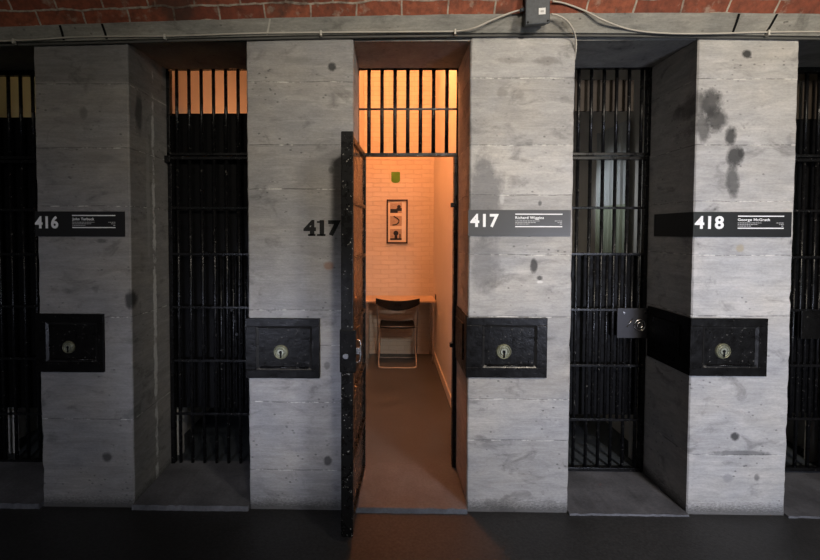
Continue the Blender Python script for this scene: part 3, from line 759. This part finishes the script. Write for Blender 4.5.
cable('electric_cable', [(551.5, 14, BY-.045), (558, 15.5, BY-.03), (566, 20, BY-.02), (572, 27.5, BY), (575.5, 37, Y0-.004), (576, 48, -.012), (574.5, 60, .03)], 'short pale cable curving from the junction box down to the pier corner', BY)
for (u, v, w_) in ((14, 40.8, 'leftmost clip'), (165, 36.4, 'clip over the second gate'), (321, 32.7, 'clip over the stencilled pier'), (455, 31.4, 'clip over the open doorway'), (768, 32.4, 'clip over the 418 pier')):
    p = at(u, v, Y0-.010); bm = bmesh.new(); box(bm, (p.x-.005, p.y-.010, p.z-.018), (p.x+.005, p.y+.012, p.z+.010))
    tag(link_mesh('cable_clip', bm, MAT['clip'], bevel=.002), 'small pale cable clip on the beam, ' + w_, 'clip', 'cable clips along the beam')

# ------------------------------------------------------------------ inside the open cell
CX0, CX1 = CELL[2]
bm = bmesh.new(); box(bm, (CX1-.014, DEP+.35, FZ), (CX1, BACKY, FZ+.085)); struct('baseboard_right', bm, MAT['light_base'], bevel=.003)

# desk
fy = on_floor(400, 301.5, .735).y
dl, dr = at(361, 301, fy).x, at(437, 301, fy).x
dl = max(dl, CX0+.01); dr = min(dr, CX1-.016)
t = thing('writing_desk', 'pale desk with slim metal legs against the back wall of the lit cell', 'desk', ((dl+dr)/2, (fy+BACKY)/2, FZ))
bm = bmesh.new(); box(bm, (dl, fy, .722), (dr, BACKY-.018, .742)); link_mesh('desktop', bm, MAT['desk'], t, bevel=.002)
for (x, y) in ((at(367, 330, fy).x, fy+.03), (at(433.5, 330, fy).x, fy+.03), (at(367, 330, fy).x, BACKY-.05), (at(433.5, 330, fy).x, BACKY-.05)):
    bm = bmesh.new(); box(bm, (x-.012, y-.012, FZ+.001), (x+.012, y+.012, .722)); link_mesh('leg', bm, MAT['steel'], t, bevel=.002)
bm = bmesh.new(); box(bm, (dl+.03, BACKY-.06, .672), (dr-.03, BACKY-.045, .721)); link_mesh('apron', bm, MAT['dark_base'], t)

# folding chair, back towards the doorway
cp = on_floor(397.5, 368.5, FZ); cy0 = cp.y
s = (cp.y+DIST)/F
t = thing('folding_chair', 'black folding chair with chromed tube frame at the desk', 'chair', (cp.x, cy0+.2, FZ))
cx = cp.x; W = 20.5*s*1.0
def ch(name, bm, mat, **k): return link_mesh(name, bm, mat, t, **k)
zs = .455; rt = .0085
def U(y_top, z_top, y_bot, z_bot, w_top, w_bot, r=rt):
    c = .05
    return smooth_path([(cx-w_top, y_top, z_top), (cx-w_top*.5-w_bot*.5, (y_top+y_bot)/2, (z_top+z_bot)/2), (cx-w_bot, y_bot+(y_top-y_bot)*.08, z_bot+(z_top-z_bot)*.08), (cx-w_bot+.03, y_bot, z_bot), (cx, y_bot, z_bot), (cx+w_bot-.03, y_bot, z_bot), (cx+w_bot, y_bot+(y_top-y_bot)*.08, z_bot+(z_top-z_bot)*.08), (cx+w_top*.5+w_bot*.5, (y_top+y_bot)/2, (z_top+z_bot)/2), (cx+w_top, y_top, z_top)], 6)
bm = bmesh.new(); tube(bm, U(cy0+.30, zs-.03, cy0, FZ+rt+.001, W*.86, W*.93), rt, 8); ch('rear_leg_frame', bm, MAT['tube_steel'], smooth=True)
bm = bmesh.new(); tube(bm, U(cy0+.0, .765, cy0+.40, FZ+rt+.001, W, W*1.0), rt, 8); ch('front_leg_frame', bm, MAT['tube_steel'], smooth=True)
bm = bmesh.new(); tube(bm, [(cx-W*.98, cy0+.06, zs+.01), (cx+W*.98, cy0+.06, zs+.01)], rt*.8, 8); ch('cross_tube', bm, MAT['tube_steel'], smooth=True)
bm = bmesh.new(); n = 14; g1 = []
for j in range(9):
    row = []
    for i in range(n+1):
        a_ = -1+2*i/n; b_ = j/8
        row.append((cx+a_*W*.87*(1-.06*(b_ > .9)), cy0+.05+.36*b_, zs+.006+.012*a_*a_-.012*math.sin(PI*b_)))
    g1.append(row)
def shell(bm, g, th):
    A = [[bm.verts.new(p) for p in r] for r in g]; B = [[bm.verts.new(Vector(p)+Vector(th)) for p in r] for r in g]
    for j in range(len(g)-1):
        for i in range(len(g[0])-1):
            bm.faces.new((A[j][i], A[j][i+1], A[j+1][i+1], A[j+1][i])); bm.faces.new((B[j][i], B[j+1][i], B[j+1][i+1], B[j][i+1]))
    for j in range(len(g)-1):
        for i in (0, -1): bm.faces.new((A[j][i], A[j+1][i], B[j+1][i], B[j][i]))
    for i in range(len(g[0])-1):
        for j in (0, -1): bm.faces.new((A[j][i], B[j][i], B[j][i+1], A[j][i+1]))
shell(bm, g1, (0, 0, -.018)); ch('seat', bm, MAT['black'], smooth=False, bevel=.003)
bm = bmesh.new(); g2 = []
for j in range(6):
    row = []
    for i in range(17):
        a_ = -1+2*i/16; zt_ = .772+.022*a_*a_; zb_ = .665+.065*a_*a_
        row.append((cx+a_*(W+.018), cy0-.052*(1-a_*a_)+.0, zb_+(zt_-zb_)*j/5))
    g2.append(row)
shell(bm, g2, (0, .02, 0)); br = ch('backrest', bm, MAT['black'], bevel=.004)
bm = bmesh.new(); box(bm, (cx-.035, cy0-.056, .715), (cx+.035, cy0-.05, .738)); link_mesh('grip_slot', bm, MAT['hole'], br, bevel=.002)

# picture with three prints, green sticker on the back wall
a, b = at(386.5, 243.5, BACKY-.02), at(407.8, 199.5, BACKY-.02)
t = thing('picture_frame', 'narrow brown framed picture with three prints on the lit back wall', 'picture', ((a.x+b.x)/2, BACKY, a.z))
bm = bmesh.new(); w = .018
for (p, q, r_, s_) in ((a.x, b.x, a.z, a.z+w), (a.x, b.x, b.z-w, b.z), (a.x, a.x+w, a.z+w, b.z-w), (b.x-w, b.x, a.z+w, b.z-w)): box(bm, (p, BACKY-.024, r_), (q, BACKY-.001, s_))
link_mesh('frame', bm, MAT['frame_brown'], t)
bm = bmesh.new(); box(bm, (a.x+w, BACKY-.010, a.z+w), (b.x-w, BACKY-.002, b.z-w)); link_mesh('mount', bm, MAT['mat_board'], t)
pw = b.x-a.x
for k, (v0, v1) in enumerate(((203, 213), (216, 226), (229, 240))):
    z1, z0 = at(397, v0, BACKY-.01).z, at(397, v1, BACKY-.01).z
    bm = bmesh.new(); box(bm, (a.x+pw*.17, BACKY-.0115, z0), (b.x-pw*.28, BACKY-.010, z1)); pr = link_mesh('print', bm, MAT['photo_pale'], t)
    xa, xb_ = a.x+pw*.17, b.x-pw*.28; ww = xb_-xa; hh_ = z1-z0; bm = bmesh.new(); y = BACKY-.0115
    if k == 0:
        box(bm, (xa, y-.001, z0), (xa+ww*.65, y, z0+hh_*.4)); disc(bm, (xa+ww*.75, y, z0+hh_*.62), ww*.16, .001, seg=14); box(bm, (xa+ww*.55, y-.001, z0+hh_*.2), (xb_, y, z0+hh_*.5))
    elif k == 1:
        tube(bm, smooth_path([(xa+ww*.3, y, z1-.004), (xa+ww*.75, y, z0+hh_*.6), (xa+ww*.6, y, z0+hh_*.2), (xa+ww*.2, y, z0+hh_*.1)], 5), .008, 6)
    else:
        disc(bm, (xa+ww*.5, y, z0+hh_*.62), ww*.22, .001, seg=16); box(bm, (xa, y-.001, z0), (xb_, y, z0+hh_*.16)); box(bm, (xa+ww*.38, y-.001, z0), (xa+ww*.62, y, z0+hh_*.5)); box(bm, (xa+ww*.8, y-.001, z0), (xa+ww*.9, y, z0+hh_*.55))
    link_mesh('print_figure', bm, MAT['photo_dark'], pr)
bm = bmesh.new()
box(bm, (b.x-pw*.27, BACKY-.0112, a.z+w+.01), (b.x-pw*.13, BACKY-.010, b.z-w-.01)); link_mesh('reflection_strip', bm, MAT['reflection_white'], t)  # glass reflection painted as a white strip
bm = bmesh.new(); a, b = at(391.3, 183, BACKY), at(400, 172, BACKY); n = 12
pts = [(a.x, b.z), (b.x, b.z)] + [((a.x+b.x)/2+(b.x-a.x)/2*math.cos(PI*k/n), a.z+.03-.03*math.sin(PI*k/n)) for k in range(n+1)]
lo = [bm.verts.new((x, BACKY-.004, z)) for x, z in pts]; hi = [bm.verts.new((x, BACKY, z)) for x, z in pts]
bm.faces.new(lo); bm.faces.new(hi[::-1])
for k in range(len(pts)): bm.faces.new((lo[k], lo[(k+1) % len(pts)], hi[(k+1) % len(pts)], hi[k]))
tag(link_mesh('wall_sticker', bm, MAT['green']), 'small green sticker on the lit back wall above the picture', 'sticker')
# small dark socket on the right-hand wall over the desk
p = on_x(436, 297, CX1); bm = bmesh.new(); box(bm, (CX1-.01, p.y-.04, p.z-.03), (CX1, p.y+.04, p.z+.03))
tag(link_mesh('wall_socket', bm, MAT['black'], bevel=.003), 'small dark socket on the right wall of the lit cell above the desk', 'socket')

# unidentified pale strip behind the gate with the lock plate, built as draped cloth
xw = CELL[3][1]; MAT['cloth'] = plain('pale_grey_cloth', (.55,.57,.56), .9, nscale=5, var=.08); MAT['cloth_green'] = plain('pale_green_cloth', (.40,.44,.33), .9, nscale=5, var=.1)
def drape(z0, z1, mat, name, parent):
    bm = bmesh.new(); n = 30; g = []
    for j in range(7):
        g.append([(xw-.035-.008*math.sin(i*1.1)-.004*math.sin(i*2.3+j*.2), .80+.46*i/n, z0+(z1-z0)*j/6) for i in range(n+1)])
    shell(bm, g, (.006, 0, 0)); return link_mesh(name, bm, mat, parent)
t = thing('pale_strip', 'pale grey and green strip, built as cloth, inside behind the gate with the lock plate', 'cloth', (xw-.03, 1.03, 1.3))
drape(1.74, 2.34, MAT['cloth'], 'upper_cloth', t); drape(1.25, 1.738, MAT['cloth_green'], 'lower_cloth', t)

# pale posts standing just behind the closed gates, seen through their lower gap
for (u, vb, cell, lab, w) in ((13, 458, 0, 'pale post behind the foot of the far left gate', .042), (178.5, 464, 1, 'pale post behind the foot of the gate beside the 416 pier', .055),
                       (632.5, 467, 3, 'pale post behind the foot of the gate with the lock plate', .03), (812, 468, 4, 'pale post behind the foot of the far right gate', .060)):
    q = at(u, vb, GY+.10); bm = bmesh.new(); box(bm, (q.x-w/2, GY+.09, FZ), (q.x+w/2, GY+.13, .46))
    tag(link_mesh('timber_post', bm, MAT['post'], bevel=.003), lab, 'post')

# ------------------------------------------------------------------ light
def lamp(name, typ, loc, energy, color, size=.3, aim=None, **k):
    l = bpy.data.lights.new(name, typ); l.energy = energy; l.color = color
    if typ == 'AREA': l.shape = 'DISK'; l.size = size
    elif typ in ('POINT', 'SPOT'): l.shadow_soft_size = size
    for a_, v_ in k.items(): setattr(l, a_, v_)
    o = bpy.data.objects.new(name, l); COL.objects.link(o); o.location = loc
    if aim is not None: o.rotation_euler = (Vector(aim)-Vector(loc)).to_track_quat('-Z', 'Y').to_euler()
    return o
lamp('cell_light', 'POINT', (-.02, 1.2, 3.72), 112, (1, .335, .115), .12)
def wall_spot(k, e, col):
    a, b = CELL[k]; lamp('cell_uplighter', 'SPOT', (b-.1, 1.9, 2.0), e, col, .05, aim=(a, 1.75, 2.95), spot_size=math.radians(125), spot_blend=.5)
wall_spot(1, 34, (1, .39, .16)); wall_spot(0, 7, (1, .75, .32)); wall_spot(4, 1.0, (1, .85, .65))
lamp('cell_light', 'SPOT', (CELL[3][0]+.15, 1.35, 2.05), 14, (.85, .92, 1.0), .05, aim=(xw, 1.02, 1.78), spot_size=math.radians(62), spot_blend=1.0)  # added spot that brightens the draped strip
lamp('corridor_spot', 'SPOT', (1.95, -2.5, 2.9), 230, (1, .88, .72), .18, aim=(1.75, 0, 1.9), spot_size=math.radians(100), spot_blend=1.0)
lamp('corridor_spot', 'SPOT', (.55, -2.9, 2.9), 190, (1, .90, .76), .18, aim=(.1, 0, 1.9), spot_size=math.radians(62), spot_blend=1.0)
lamp('corridor_spot', 'SPOT', (-1.2, -2.9, 2.9), 34, (1, .90, .76), .18, aim=(-1.6, 0, 2.1), spot_size=math.radians(90), spot_blend=1.0)  # added fill brightening the dim left pier
lamp('stand_in_daylight', 'SPOT', (2.2, -3.2, .9), 330, (.74, .79, 1.0), .3, aim=(1.5, 0, .8), spot_size=math.radians(70), spot_blend=1.0)  # spot inside the corridor standing in for low daylight
lamp('stand_in_daylight', 'SPOT', (-1.5, -3.2, .9), 230, (.74, .79, 1.0), .3, aim=(-.70, 0, .7), spot_size=math.radians(30), spot_blend=1.0)  # stand-in daylight, placed left to keep cool light off the open cell
lamp('stand_in_daylight', 'SPOT', (-1.1, -3.3, .9), 60, (.74, .79, 1.0), .3, aim=(-2.0, 0, .7), spot_size=math.radians(52), spot_blend=1.0)  # added cool fill for the foot of the far left pier
w = bpy.data.worlds.new('world'); S.world = w; w.use_nodes = True
w.node_tree.nodes['Background'].inputs[0].default_value = (.6, .7, .85, 1); w.node_tree.nodes['Background'].inputs[1].default_value = .03

S.view_settings.view_transform = 'Standard'; S.view_settings.look = 'None'
S.view_settings.gamma = 1; S.view_settings.exposure = 0; S.view_settings.use_curve_mapping = False
for o in list(bpy.data.objects):
    if '_abs' in o: del o['_abs']
